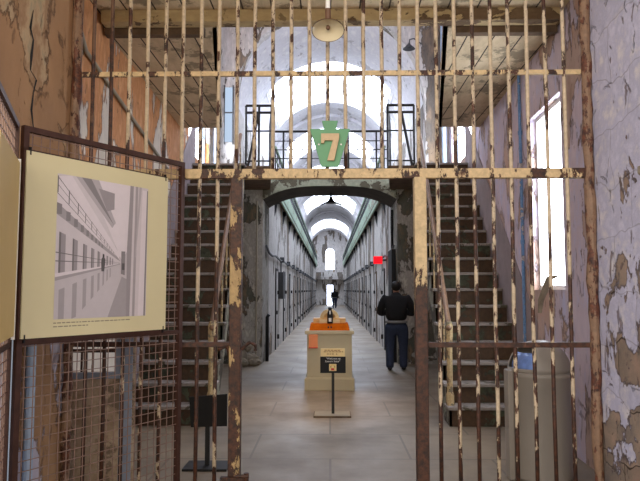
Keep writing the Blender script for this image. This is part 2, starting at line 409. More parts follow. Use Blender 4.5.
for k, (a, b) in enumerate(sky):
    t = thing('window_%d' % (5+k), None, None, (0, (a+b)/2, 8.0), kind='structure')
    g = MB(); fb = MB()
    nb = max(3, int((b-a)/1.0))
    for i in range(seg):
        x0, z0 = vring(i, 1.03); x1, z1 = vring(i+1, 1.03)
        if abs((x0+x1)/2) > HALF*1.06: continue
        g.add([(x0,a-.1,z0),(x1,a-.1,z1),(x1,b+.1,z1),(x0,b+.1,z0)], [(0,1,2,3)])
        u0, w0 = vring(i, 1.0); u1, w1 = vring(i+1, 1.0)
        for j in range(nb+1):
            y = a+(b-a-.05)*j/nb; fb.prism([(x0,y,z0),(x1,y,z1),(u1,y,w1),(u0,y,w0)], (0,.05,0))
    g.build('pane', M['skylight'] if b < 40 else M['skylight2'], t)
    for i in range(9, seg-8, 6):
        x0, z0 = vring(i); fb.box((x0-.02, a, z0-.0), (x0+.02, b, z0+.04))
    fb.build('frame', M['white'], t)
# corridor side walls, lower level, with recessed cell doors
DY = [17.6+2.95*i for i in range(17)]
for s, nm in ((-1, 'left'), (1, 'right')):
    mb = MB(); y = YB+1.5
    for d in DY:
        mb.box((s*HW, y, 0), (s*2.2, d, 4.1)); mb.box((s*HW, d, 2.15), (s*2.2, d+.85, 4.1)); y = d+.85
    mb.box((s*HW, y, 0), (s*2.2, YE, 4.1))
    struct(mb, 'wall_corridor_'+nm, M['corr'])
    mb = MB().box((s*VR, YB+.3, 4.34), (s*2.5, YE, VS+.02)).box((s*HW, YB+1.5, 4.1), (s*2.4, YE, 4.16))
    struct(mb, 'wall_gallery_'+nm, M['corr'])
nd = 1
for s in (-1, 1):
    for i, d in enumerate(DY):
        t = thing('door_%d' % nd, None, None, (s*HW, d+.42, 0), kind='structure'); nd += 1
        MB().box((s*(HW-.005), d+.03, 0), (s*(HW+.05), d+.84, 2.15)).build('leaf', M['celldoor'], t)
        fm = MB().box((s*(HW-.03), d-.08, 0), (s*(HW+.12), d+.02, 2.2)).box((s*(HW-.012), d+.85, 0), (s*(HW+.12), d+.91, 2.2)).box((s*(HW-.012), d, 2.15), (s*(HW+.12), d+.85, 2.22))
        fm.build('frame', M['black'] if (i*3+s) % 4 else M['darkwood'], t)
        lb = MB().box((s*(HW-.05), d+.02, .95), (s*(HW+.12), d+.3, 1.05)).box((s*(HW-.12), d-.1, .3), (s*(HW-.06), d-.06, .42))
        lb.box((s*(HW-.12), d-.1, 1.5), (s*(HW-.06), d-.06, 1.6))
        lb.build('handle', M['black'], t)
# end wall, its arched window and door
mb = MB()
ww = .5
for s in (-1, 1): mb.box((s*.36, YE, 0), (s*2.4, YE+.4, 3.0)).box((s*ww, YE, 3.0), (s*2.4, YE+.4, 8.4))
mb.box((-.36, YE, 2.15), (.36, YE+.4, 3.0)).box((-ww, YE, 3.0), (ww, YE+.4, 3.8)); 
for i in range(12):
    a = -ww+2*ww*i/12; b = a+2*ww/12
    za = 5.6+math.sqrt(max(0, ww*ww-a*a)); zb = 5.6+math.sqrt(max(0, ww*ww-b*b))
    mb.prism([(a,YE,za),(b,YE,zb),(b,YE,8.4),(a,YE,8.4)], (0,.4,0))
struct(mb, 'wall_end', M['corr'])
t = thing('window_11', None, None, (0, YE+.3, 3.5), kind='structure')
MB().box((-.6, YE+.3, 3.7), (.6, YE+.32, 6.3)).build('pane', M['skylight2'], t)
MB().box((-.02, YE+.2, 3.5), (.02, YE+.28, 6.1)).box((-.55, YE+.2, 4.6), (.55, YE+.28, 4.64)).box((-.55, YE+.2, 5.58), (.55, YE+.28, 5.62)).build('frame', M['greyblue'], t)
t = thing('door_%d' % nd, None, None, (0, YE+.3, 0), kind='structure')
MB().box((-.42, YE+.3, 0), (.42, YE+.32, 2.25)).build('pane', M['skylight2'], t)
MB().box((-.36, YE+.2, 0), (-.32, YE+.28, 2.15)).box((.32, YE+.2, 0), (.36, YE+.28, 2.15)).build('frame', M['greyblue'], t)
# end gallery bridge
struct(MB().box((-1.45, YE-1.2, 2.75), (1.45, YE-.02, 3.0)).box((-1.45, YE-1.25, 3.0), (1.45, YE-1.2, 3.5)), 'trim_2', M['corr'])

# vestibule ceiling in front of and over the stairs
mb = MB().box((-2.45, 2.2, 4.50), (2.45, 6.52, 4.64))
struct(mb, 'ceiling', M['ceil'])
for s, i in ((-1, 'left'), (1, 'right')):
    mb = MB().prism([(s*1.19, 6.52, 4.40), (s*(wx(6.52)+.02), 6.52, 4.40), (s*(wx(10.8)+.02), 10.8, 4.40), (s*1.86, 10.8, 4.40)], (0, 0, .14))
    struct(mb, 'ceiling_'+i, M['ceil'])
    mb = MB().box((s*1.33, 6.54, 4.31), (s*2.38, 6.64, 4.40))
    tag(mb.build('timber_joist', M['darkwood']), 'dark broken timber under the %s ceiling boards, just behind the cream beam' % i, 'timber', None)
    # inner upstand above the slabs (edge board)
    struct(MB().prism([(s*1.19, 6.53, 4.40), (s*1.86, 10.8, 4.40), (s*1.86, 10.8, 4.56), (s*1.19, 6.53, 4.56)], (s*.05, 0, 0)), 'trim_%d' % (3 if s < 0 else 4), M['beam'])
tag(MB().box((-2.36, 6.36, 4.37), (2.36, 6.52, 4.50)).build('ceiling_beam', M['beam'], bevel=.01), 'long cream painted beam crossing under the ceiling behind the bars', 'beam')
# shaft roof over the stairs, with an unseen roof light added for the landing
mb = MB()
mb.box((-3.2, 6.5, 8.5), (-.9, YB, 8.6)).box((.9, 6.5, 8.5), (3.2, YB, 8.6)).box((-.9, 6.5, 8.5), (.9, 8.0, 8.6)).box((-.9, 13.0, 8.5), (.9, YB, 8.6))
struct(mb, 'ceiling_shaft', M['vault'])
t = thing('window_12', None, None, (0, 10.5, 8.6), kind='structure')
MB().box((-1, 7.9, 8.62), (1, 13.1, 8.63)).build('pane', M['skylight2'], t)
fb = MB()
for y in (8.9, 9.8, 10.7, 11.6, 12.5): fb.box((-.95, y, 8.54), (.95, y+.05, 8.6))
fb.build('frame', M['white'], t)
struct(MB().box((-3.2, 6.38, 4.64), (3.2, 6.5, 8.6)), 'wall_front_upper', M['vault'])

# ------------------------------------------------------------------ galleries
for s, nm in ((-1, 'left'), (1, 'right')):
    t = thing('gallery_walkway', 'long pale green gallery walkway with railing along the %s corridor wall' % nm, 'walkway', (s*1.7, 42, 4.16))
    x = s*1.38
    MB().box((s*1.34, YB+1.5, 4.16), (s*2.0, YE-1.3, 4.22)).build('deck', M['darkwood'], t)
    MB().box((s*1.34, YB+1.5, 4.06), (s*1.38, YE-1.3, 4.62)).build('fascia', M['fascia'], t)
    MB().box((s*1.36-.03, YB+1.5, 5.14), (s*1.36+.03, YE-1.3, 5.2)).box((s*1.36-.015, YB+1.5, 4.88), (s*1.36+.015, YE-1.3, 4.91)).build('handrail', M['fascia'], t)
    y = YB+1.6; 
    for k in range(90):
        MB().box((s*1.36-.015, y, 4.6), (s*1.36+.015, y+.03, 5.15)).build('baluster', M['lampgrey'], t); y += .58
    for k, d in enumerate(DY):
        MB().box((s*1.38, d-.4, 3.95), (s*1.5, d-.32, 4.1)).prism([(s*1.38, d-.4, 4.1), (s*1.5, d-.4, 4.1), (s*1.5, d-.4, 3.6)], (0, .08, 0)).build('bracket', M['lampgrey'], t)
    zc = 2.5
    pts = [(s*1.44, YB+.25, 2.62)] + [(s*(1.45), YB+1+.9*i, 2.5-.03*math.sin(i*2.1)) for i in range(60)]
    c = MB().tube(pts, .028, 6)
    for d in DY: c.box((s*1.38, d+1.6, 2.44), (s*1.5, d+1.75, 2.6))
    tag(c.build('wall_conduit', M['lampgrey']), 'grey conduit running above the cell doors on the %s corridor wall' % nm, 'pipe')

# ------------------------------------------------------------------ gate
BX = lambda k: .133*k - .018
gate = thing('barred_gate', 'tall floor to ceiling iron bar gate with worn cream paint around an open doorway', 'gate', (0, YG, 0))
zt = 4.5
def wav(x0, z0, z1, n=6, a=.003):
    return [(x0+random.uniform(-a, a), YG+random.uniform(-a, a), z0+(z1-z0)*i/n) for i in range(n+1)]
for k in range(-13, 14):
    x = BX(k)
    side = x < -.72 or x > .68
    if -5.4 < k < 5.4 and not side: z0 = 2.46
    else: z0 = 0
    if abs(x) > 1.84: continue
    mat = M['bardark'] if k in (-13, -12) else M['bar']
    MB().tube(wav(x, z0, zt), .0145, 8).build('bar', mat, gate, smooth=True)
MB().box((-1.84, YG-.03, 2.425), (1.84, YG+.03, 2.495)).build('crossbar', M['rail'], gate, bevel=.004)
MB().box((-1.84, YG-.012, 3.19), (1.84, YG+.012, 3.225)).build('upper_rail', M['rail'], gate)
MB().box((-1.84, YG-.022, 1.215), (-.69, YG+.022, 1.25)).build('lower_rail', M['raildark'], gate)
MB().box((.65, YG-.022, 1.215), (1.84, YG+.022, 1.25)).build('lower_rail', M['raildark'], gate)
MB().box((-.715, YG-.05, 0), (-.632, YG+.04, 2.43)).build('gate_post', M['postleft'], gate, bevel=.006)
MB().box((.605, YG-.05, 0), (.69, YG+.04, 2.43)).build('gate_post', M['post'], gate, bevel=.006)
for s in (-1, 1):
    pts = [(s*1.865+random.uniform(-.006,.006), YG-.02, .0+zt*i/40) for i in range(41)]
    MB().tube(pts, [.036+random.uniform(-.006,.006) for _ in pts], 12).build('wall_post', M['bark'], gate)
# latch, keeper hooks
MB().box((-.76, YG-.09, .30), (-.60, YG-.05, .33)).tube([(-.58, YG-.08, .24), (-.58, YG-.08, .36)], .018).box((-.60, YG-.09, .27), (-.52, YG-.06, .30)).tube([(-.66, YG-.09, .34), (-.56, YG-.09, .34)], .012).build('latch', M['raildark'], gate)
MB().tube([(-.63, YG-.02, 1.20), (-.57, YG-.02, 1.25), (-.53, YG-.02, 1.23), (-.53, YG-.02, 1.19)], .013).tube([(-.79, YG-.03, 1.20), (-.73, YG-.03, 1.22), (-.71, YG-.03, 1.15)], .012).build('hook', M['raildark'], gate)

# keystone number sign
ks = thing('keystone_number_sign', 'green keystone shaped sign with a raised tan number seven on the gate crossbar', 'sign', (0, YG-.05, 2.5))
def gp(px, py, Y=YG-.06): p = at(px, py, Y); return p
# outline measured on the gate plane, then squared up about its centre line
out = [(-.058,.335),(.058,.335),(.043,.275),(.144,.275),(.062,.0),(-.062,.0),(-.144,.275),(-.043,.275)]
cx, cz = at(330, 150, YG-.06).x, 2.50
MB().prism([(cx+x, YG-.05, cz+z) for x, z in out], (0, -.025, 0)).build('board', M['green'], ks, bevel=.003)
sev = [(-.066,.235),(.064,.235),(.064,.205),(.028,.04),(-.022,.04),(.018,.185),(-.04,.185),(-.045,.165),(-.066,.165)]
MB().prism([(cx+x+.002, YG-.075, cz+z) for x, z in sev], (0, -.028, 0)).build('digit', M['tan'], ks, bevel=.002)
for x in (-.08, .08): MB().tube([(cx+x, YG-.074, cz+.16), (cx+x, YG-.082, cz+.16)], .006).build('screw', M['white'], ks)

# ------------------------------------------------------------------ mesh screens and posters
def panel(name, A, B, z0, z1, label, pst, legs=True):
    """steel framed wire mesh leaf from A to B (xy), z0..z1"""
    A = Vector((A[0], A[1], 0)); B = Vector((B[0], B[1], 0)); L = (B-A).length
    ang = math.atan2((B-A).y, (B-A).x)
    T = Matrix.Translation(A) @ Matrix.Rotation(ang, 4, 'Z')
    t = thing(name, label, 'screen', A)
    f = MB()
    w = .032
    f.box((0,-.016,z0),(w,.016,z1),M=T).box((L-w,-.016,z0),(L,.016,z1),M=T).box((w,-.016,z1-w),(L-w,.016,z1),M=T).box((w,-.016,z0),(L-w,.016,z0+w),M=T)
    f.build('frame', M['frame'], t)
    MB().box((w,-.014,1.33-.012),(L-w,.014,1.33+.012),M=T).build('middle_rail', M['frame'], t)
    g = MB(); st = .056; r = .0022
    x = w+st/2
    while x < L-w: g.box((x-r,-.002,z0+w),(x+r,.002,z1-w),M=T); x += st
    z = z0+w+st/2
    while z < z1-w: g.box((w,-.002,z-r),(L-w,.002,z+r),M=T); z += st
    g.build('wire_mesh', M['mesh'], t)
    return T, L
PR = (-1.05, 4.52); PL = (-1.70, 3.46)
T, L = panel('mesh_screen', PL, PR, .02, 2.53, 'tall brown framed wire mesh screen carrying the large cream poster', None)
T2, L2 = panel('mesh_screen', (-1.40, 2.56), (-1.715, 3.42), .02, 2.53, 'narrow brown framed mesh screen at the left edge, turned towards the viewer', None)

# first poster: corners measured on the plane of the screen
def onpanel(px, py, off=-.03):
    d = CM @ Vector(((px-320)/F, (240.5-py)/F, -1)); nrm = (T.to_3x3() @ Vector((0,-1,0))).normalized()
    P0 = T @ Vector((0, off, 0)); k = (P0-CAM).dot(nrm)/d.dot(nrm)
    return T.inverted() @ (CAM + d*k)
c = [onpanel(28,152), onpanel(168,177), onpanel(165,331), onpanel(19.5,337)]
px0 = (c[0].x+c[3].x)/2; px1 = (c[1].x+c[2].x)/2; pz1 = (c[0].z+c[1].z)/2; pz0 = (c[2].z+c[3].z)/2
print('POSTER', c, px0, px1, pz0, pz1, 'L', L)
po = thing('exhibit_poster', 'large cream mounted poster with a grey photograph of a long cell block', 'poster', T @ Vector(((px0+px1)/2, -.03, pz0)))
pmount = MB().box((px0,-.032,pz0),(px1,-.020,pz1),M=T).build('mount', M['paper'], po)
def bil(u, v): # u right, v up, in poster space
    return px0+(px1-px0)*u, pz0+(pz1-pz0)*v
pw, ph = px1-px0, pz1-pz0
# printed photograph in photo coordinates a (0..1 right), b (0..1 up)
A0, A1, B0, B1 = .185, .83, .095, .905
tones = {}
def tone(g):
    if g not in tones: tones[g] = plain('printed tone %d' % g, (int(g*1.0), int(g*.96), int(g*.99)), .55, 0, .03, 20)
    return tones[g]
plist = [200, 168, 226, 140, 118, 92, 212, 184, 60, 158]
mats = [tone(g) for g in plist]
pic = MB(); lay = [0]
def poly(pts, g):
    lay[0] += 1; y = -.0322-.00003*lay[0]
    q = [(px0+pw*(A0+(A1-A0)*a), y, pz0+ph*(B0+(B1-B0)*b)) for a, b in pts]
    n = len(q); pic.add(q, [tuple(range(n))], plist.index(g), T)
V = (.70, .40)
def ray(a, b, k): return (a+(V[0]-a)*k, b+(V[1]-b)*k)      # from an edge point towards the vanishing point
poly([(0,0),(1,0),(1,1),(0,1)], 200)
poly([(0,1),(.62,1),(.62,.5),V,(0,.30)], 212)                 # cell wall
poly([(.30,1),(.80,1),(.78,.52),(.70,.42)], 226)              # ceiling
poly([(.18,1),(.42,1),(.62,.70),(.58,.66)], 184)              # upper gallery underside
poly([(.24,1),(.34,1),(.60,.68)], 140)
poly([(.42,.94),(.60,.92),(.60,.80),(.52,.78)], 158)
poly([(0,.98),(.14,1),(.68,.46),(.66,.43),(0,.80)], 226)      # gallery fascia
poly([(0,.80),(.66,.435),(.66,.42),(0,.72)], 168)             # gallery underside
for i in range(9):
    k = 1-.86**i*1.0; a, b = ray(0,.80,k*.95); a2, b2 = ray(0,.72,k*.95); w = .05*(1-k)
    poly([(a,b),(a+w,b-.01*(1-k)),(a2+w,b2),(a2,b2)], 140)
for i in range(12):                                           # railing of the gallery
    k = 1-.84**i; a, b = ray(0,.985,k); a2, b2 = ray(0,.87,k)
    poly([(a,b),(a+.009*(1-k)+.002,b),(a2+.009*(1-k)+.002,b2),(a2,b2)], 118)
for (y0, w) in ((.985,.008),(.93,.005),(.87,.006)):
    a, b = ray(0,y0,.97); poly([(0,y0),(0,y0-w),(a,b-.001),(a,b)], 118)
for i in range(9):                                            # upper row of cell doors
    k0 = 1-.80**i; k1 = 1-.80**(i+.45)
    a, b = ray(.03,.60,k0); a1, b1 = ray(.03,.60,k1); c1, d1 = ray(.03,.315,k1); c0, d0 = ray(.03,.315,k0)
    poly([(a,b),(a1,b1),(c1,d1),(c0,d0)], 158)
    poly([(a,b),(a+(a1-a)*.3,b+(b1-b)*.3),(c0+(c1-c0)*.3,d0+(d1-d0)*.3),(c0,d0)], 118)
a, b = ray(0,.31,.97); poly([(0,.31),(0,.285),(a,b-.004),(a,b)], 226)   # lower gallery edge
a, b = ray(0,.285,.97); poly([(0,.285),(0,.26),(a,b-.006),(a,b)], 168)
for y0 in (.46,.40): a, b = ray(0,y0,.97); poly([(0,y0),(0,y0-.007),(a,b-.001),(a,b)], 118)
poly([(0,0),(.62,0),(.64,.33),(.6,.345),(0,.25)], 200)
for i in range(8):                                            # lower row of doors
    k0 = 1-.80**i; k1 = 1-.80**(i+.4)
    a, b = ray(.04,.20,k0); a1, b1 = ray(.04,.20,k1); c1, d1 = ray(.04,-.13,k1); c0, d0 = ray(.04,-.13,k0)
    poly([(a,b),(a1,b1),(c1,max(0,d1)),(c0,max(0,d0))], 168)
poly([(.55,0),(.80,0),(.76,.28),(.70,.30)], 168)              # floor
poly([(.78,1),(.82,1),(.82,0),(.76,0),(.755,.5)], 158)        # column
poly([(.82,1),(1,1),(1,0),(.80,0)], 212)                      # right wall
poly([(.845,1),(.875,1),(.86,0),(.83,0)], 168); poly([(.89,1),(.92,1),(.86,.45),(.85,.45)], 184)
poly([(.93,.98),(.985,.98),(.97,0),(.90,0)], 226); poly([(.985,.98),(1,.98),(.99,0),(.97,0)], 140)
poly([(.69,.49),(.735,.49),(.735,.31),(.69,.32)], 140); poly([(.70,.40),(.73,.40),(.73,.35),(.70,.35)], 92)
poly([(.465,.40),(.47,.335),(.50,.335),(.51,.40),(.51,.425),(.495,.44),(.48,.44),(.468,.425)], 92) # small standing figure
poly([(.48,.44),(.48,.455),(.488,.462),(.497,.455),(.497,.44)], 60)
pic.build('photograph', mats, pmount)
cap = MB()
random.seed(3)
for j in range(2):
    x = A0
    while x < (A0+.52 if j == 0 else A0+.22):
        w = random.uniform(.012, .035); cap.box((px0+pw*x, -.0325, pz0+ph*(.072-.02*j)), (px0+pw*(x+w), -.0321, pz0+ph*(.078-.02*j)), M=T); x += w+.006
cap.build('caption', M['greyprint'], pmount)
for u, v in ((.02,0),(.98,0),(.98,1),(.02,1)):
    x, z = bil(u, v); MB().box((x-.004,-.034,z-.022),(x+.004,-.016,z+.022),M=T).build('clip', M['black'], po)
MB().box((px0-.012,-.022,pz0-.012),(px0,-.012,pz1+.012),M=T).box((px0-.012,-.022,pz0-.02),(px1,-.012,pz0),M=T).box((px0-.012,-.022,pz1),(px1,-.012,pz1+.01),M=T).build('edge_strip', M['frame'], po)
# second poster on the other leaf (only its far edge is in the picture)
p2 = thing('exhibit_poster', 'yellowish poster seen almost edge on at the left border', 'poster', T2 @ Vector((.3,-.03,1.4)))
MB().box((.1,-.032,1.38),(L2-.07,-.020,2.3),M=T2).build('mount', M['paper2'], p2)
MB().box((L2-.075,-.036,1.36),(L2-.065,-.018,2.32),M=T2).build('edge_strip', M['white'], p2)

# ------------------------------------------------------------------ stairs
def stairs(s, nm):
    N = 17; r = .235; tr = .256; y0 = 7.78
    def X(k, side): # side 0 inner, 1 outer
        y = y0+tr*k
        return s*((1.42+.05*(y-y0)) if side == 0 else (wx(y)-.02))
    t = thing('staircase', 'steep worn wooden staircase rising along the %s wall behind the bars' % nm, 'stairs', (s*1.85, y0, 0))
    for k in range(N):
        z = r*(k+1); y = y0+tr*k
        o = MB().prism([(X(k,0)-s*.03, y-.04, z-.04), (X(k,1), y-.04, z-.04), (X(k+1,1), y+tr+.01, z-.04), (X(k+1,0)-s*.03, y+tr+.01, z-.04)], (0,0,.04)).build('tread', M['tread'], t, bevel=.008)
        MB().prism([(X(k,0), y, z-r), (X(k,1), y, z-r), (X(k,1), y, z-.04), (X(k,0), y, z-.04)], (0,.03,0)).build('riser', M['riser'], t)
    p = [(X(0,0), y0, 0), (X(1,0), y0+.3, 0), (X(N,0), y0+tr*N, r*N-.35), (X(N,0), y0+tr*N, r*N-.05)]
    q = []
    for k in range(N): q += [(X(k,0), y0+tr*k, r*k), (X(k,0), y0+tr*k, r*(k+1)-.04)]
    q = q + [(X(N,0), y0+tr*N, r*N-.04), (X(N,0), y0+tr*N, r*N-.5), (X(1,0), y0+.42, 0)]
    MB().prism(q, (s*.03, 0, 0)).build('stringer', M['stringer'], t)
    # newel, handrail, balusters
    xn = X(0,0)+s*.03; yn = y0+.10
    MB().tube([(xn,yn,r),(xn,yn,r+.12),(xn,yn,r+.16),(xn,yn,r+.7),(xn,yn,r+.74),(xn,yn,r+.95),(xn,yn,r+1.0)], [.05,.05,.036,.036,.045,.045,.03], 8).build('newel_post', M['newel'], t)
    h = .92
    def H(k): return (X(k,0)+s*.03, y0+tr*k+.1, r*(k+1)+h)
    MB().tube([(xn-s*.03, yn-.12, r+.93), H(0)] + [H(k) for k in range(2, N-1, 3)], .034, 8).build('handrail', M['handrail'], t, smooth=True)
    for k in range(2, N-2, 2):
        a = H(k); MB().tube([(a[0], a[1], r*(k+1)), (a[0], a[1], a[2]-.03)], .014, 6).build('baluster', M['newel'], t)
    a = H(4); 
    return t
stairs(-1, 'left'); stairs(1, 'right')
for s, nm in ((-1, 'left'), (1, 'right')):
    pts = []
    N = 17; r = .235; tr = .256; y0 = 7.78
    lo = [(s*(wx(y)-.012), y, z) for y, z in ((y0-.15, 0), (y0+tr*N, r*N), )]
    pl = MB().prism([(s*(wx(y0-.15)-.015), y0-.15, .0), (s*(wx(y0+tr*N)-.015), y0+tr*N, r*N-.2), (s*(wx(y0+tr*N)-.015), y0+tr*N, r*N+.95), (s*(wx(y0-.15)-.015), y0-.15, 1.25)], (s*.014, 0, 0))
    struct(pl, 'trim_%d' % (5 if s < 0 else 6), M['dado'])
    # landing at the stair head
    struct(MB().prism([(s*1.12, 12.14, 3.86), (s*(wx(12.14)+.01), 12.14, 3.86), (s*(wx(YB)+.01), YB, 3.86), (s*1.34, YB, 3.86)], (0,0,.14)), 'floor_landing_'+nm, M['darkwood'])
    t = thing('landing_railing', 'black pipe railing around the %s stair landing above the arch' % nm, 'railing', (s*1.3, 12.45, 4.28))
    zt_ = 5.26
    for (xa, ya, xb, yb) in ((1.14, 12.42, 1.66, 12.42), (1.14, 12.42, 1.33, 14.0)):
        for z in (zt_, zt_-.14, 4.75, 4.15): MB().tube([(s*xa, ya, z), (s*xb, yb, z)], .026 if z > 5 else .016, 6).build('rail', M['black'], t)
    for (x, y) in ((1.14,12.42),(1.40,12.42),(1.66,12.42),(1.23,13.2),(1.33,14.0)):
        MB().tube([(s*x, y, 3.99), (s*x, y, zt_)], .024, 6).build('post', M['black'], t)
    MB().tube([(s*1.62, 12.44, 4.05), (s*1.42, 12.44, 5.1)], .03, 6).build('brace', M['black'], t)
t = thing('bridge_railing', 'black horizontal rail balustrade above the arch behind the green sign', 'railing', (0, YB+.1, 4.34))
for z in (5.2, 4.98, 4.78, 4.58): MB().tube([(-1.33, YB+.06, z), (1.33, YB+.06, z)], .026 if z > 5 else .012, 6).build('rail', M['black'], t)
for x in (-1.33, -1.05, -.42, .42, 1.05, 1.33):
    pass; MB().tube([(x, YB+.06, 4.34), (x, YB+.06, 5.2)], .02, 6).build('post', M['black'], t)

# ------------------------------------------------------------------ pipes and fittings
for s, nm in ((-1, 'left'), (1, 'right')):
    x = s*(wx(14)-.14)
    tag(MB().tube([(x, 14.02, 4.0), (x, 14.02, 8.45)], .05, 10).tube([(x, 14.02, 4.0), (x, 14.02, 4.12)], .065, 10).tube([(x, 14.02, 6), (x, 14.02, 6.12)], .062, 10).build('drain_pipe', M['palepipe'], smooth=False), 'pale blue upright pipe in the upper %s corner beside the vault' % nm, 'pipe')
bp = MB().tube([(wx(7.9)-.05, 7.9, .0), (wx(7.9)-.05, 7.9, 4.3)], .045, 10)
for z in (.8, 2.2, 3.6): bp.tube([(wx(7.9)-.05, 7.9, z), (wx(7.9)-.05, 7.9, z+.06)], .058, 10)
bp = MB(); bx = wx(8.15)-.03
bp.tube([(bx, 7.6, 0), (bx, 7.6, 4.38)], .02, 10)
for z in (.8, 2.2, 3.6): bp.tube([(bx, 7.6, z), (bx, 7.6, z+.05)], .028, 10)
for o in [bp.build('wall_pipe', M['bluepipe'])]: tag(o, 'thin blue vertical pipe on the right wall beside the bright window', 'pipe'); o.location.y = .5
y1 = 5.3; 
tag(MB().tube([(-wx(5.7)+.05, 5.7, 4.33), (-wx(5.8)+.04, 5.75, 4.1), (-wx(6.0)+.03, 6.0, 3.92), (-wx(9.8)+.03, 9.8, 3.45)], .022, 8).build('sloping_conduit', M['greyprint'], smooth=True), 'grey pipe sloping along the orange plaster of the left wall', 'pipe')
# old door standing open behind the mesh
def lp(y, o, z): return (-(wx(y)-o), y, z)
od = thing('weathered_door', 'weathered grey brown board door with a small barred window, standing behind the mesh', 'door', (-2.3, 5.35, 0))
TD = Matrix.Translation((-2.34, 5.3, 0)) @ Matrix.Rotation(R(6), 4, 'Z')
fr_ = (.10, .56, .94, 1.75)
db = MB()
db.box((0,0,.01),(.72,.045,fr_[2]),M=TD).box((0,0,fr_[3]),(.72,.045,2.15),M=TD).box((0,0,fr_[2]),(fr_[0],.045,fr_[3]),M=TD).box((fr_[1],0,fr_[2]),(.72,.045,fr_[3]),M=TD)
db.build('door_boards', M['boardsx'], od)
MB().box((.60,-.02,.01),(.70,.0,2.15),M=TD).build('stile', M['greyblue'], od)
MB().box((fr_[0]-.04,-.03,fr_[2]-.05),(fr_[1]+.04,0,fr_[2]),M=TD).box((fr_[0]-.04,-.03,fr_[3]),(fr_[1]+.04,0,fr_[3]+.05),M=TD).box((fr_[0]-.04,-.03,fr_[2]),(fr_[0],0,fr_[3]),M=TD).box((fr_[1],-.03,fr_[2]),(fr_[1]+.04,0,fr_[3]),M=TD).build('window_frame', M['greyblue'], od)
for i in range(4): MB().tube([TD@Vector((fr_[0]+.09*(i+1),.02,fr_[2])), TD@Vector((fr_[0]+.09*(i+1),.02,fr_[3]))], .010, 6).build('window_bar', M['raildark'], od)
MB().box((fr_[0],.015,1.10),(fr_[1],.028,1.13),M=TD).build('window_rail', M['raildark'], od)
dp = MB().prism([lp(7.5,.0,0), lp(7.62,.0,0), lp(7.62,.0,2.3), lp(7.5,.0,2.3)], (.06,0,0))
tag(dp.build('wall_plank', M['greyblue']), 'grey upright plank fixed on the left wall before the stairs', 'plank')
for y, w_ in ((3.72,.045),(4.02,.03)):
    tag(MB().tube([(-1.9+w_, y, 0), (-1.9+w_, y, 1.95)], w_, 10).build('wall_pipe', M['palepipe']), ('thick' if w_ > .04 else 'thinner')+' pale upright pipe on the left wall behind the mesh screen', 'pipe')

# torn plaster flap hanging at the right window
fl = MB()
pp = [(2.36,6.95,1.56),(2.34,6.97,1.40),(2.30,6.99,1.22),(2.32,7.0,1.05)]
pp = [tuple(at(px, py, Y)) for px, py, Y in ((557,276,6.35),(549,278,6.4),(545,290,6.45),(541,300,6.5),(540,313,6.5))]
fl.tube(pp, [.012,.03,.034,.03,.02], 5)
tag(fl.build('hanging_plaster', M['rubble']), 'curled dark strip of plaster hanging below the bright right window', 'debris')
# stone ledge on the right front wall
tag(MB().prism([(1.9, 3.55, 2.36), (1.9, 3.9, 2.36), (1.84, 3.82, 2.36), (1.83, 3.55, 2.36)], (0,0,-.05)).build('stone_ledge', M['rubble'], bevel=.01), 'small jutting stone on the right wall near the picture edge', 'stone')

# pendant lamp at the gate
pl = thing('pendant_lamp', 'round cream enamel pendant shade hanging at the top centre of the gate', 'lamp', tuple(at(328, 30, 4.3)))
pc = at(328, 30, 4.3)
TL = Matrix.Translation(pc) @ Matrix.Rotation(R(-20), 4, 'X')
prof = [(.024,.065),(.03,.05),(.05,.042),(.085,.025),(.112,.0),(.113,-.006)]
MB().lathe(prof, 32, 0, TL).lathe([(.109,-.005),(.082,.018),(.045,.034),(.0,.038)], 32, 1, TL).build('shade', [M['enamelback'], M['enamel']], pl, smooth=True)
MB().tube([pc+Vector((0,0,.05)), pc+Vector((0,0,.15))], .02, 10).build('socket', M['enamelback'], pl)
MB().tube([pc+Vector((0,0,.14)), Vector((pc.x, pc.y, 4.5))], .016, 10).build('stem', M['white'], pl)
MB().lathe([(.0,.006),(.012,.010),(.016,.018),(.014,.026),(.012,.034)], 14, 0, TL).build('bulb', M['enamelback'], pl, smooth=True)
# black lamp in the passage and wall lamp by the vault
c = at(331, 203, 15.2); zt2 = low_arch(c.x)
pl = thing('pendant_lamp', 'small black bell lamp hanging under the arch of the passage', 'lamp', c)
MB().lathe([(.02,.16),(.035,.14),(.05,.08),(.10,.03),(.17,.0),(.165,-.004),(.09,.022),(.0,.06)], 24, 0, Matrix.Translation(c)).build('shade', M['black'], pl, smooth=True)
MB().tube([c+Vector((0,0,.15)), Vector((c.x, c.y, low_arch(c.x)-.02))], .022, 8).build('stem', M['black'], pl)
MB().tube([c+Vector((0,0,.05)), c+Vector((-.26,0,-.05))], .018, 6).tube([c+Vector((0,0,.05)), c+Vector((.26,0,-.05))], .018, 6).build('arm', M['lampgrey'], pl)
c = at(409, 49, 14.0)
wl = thing('wall_lamp', 'small grey gooseneck lamp on the upper right wall beside the vault', 'lamp', c)
MB().lathe([(.02,.13),(.04,.10),(.09,.05),(.14,.0),(.13,-.003),(.0,.06)], 20, 0, Matrix.Translation(c)).build('shade', M['lampgrey'], wl, smooth=True)
MB().tube([c+Vector((0,0,.12)), c+Vector((.02,0,.22)), c+Vector((.12,.05,.26)), c+Vector((.30,.2,.2))], .014, 6).build('arm', M['lampgrey'], wl)
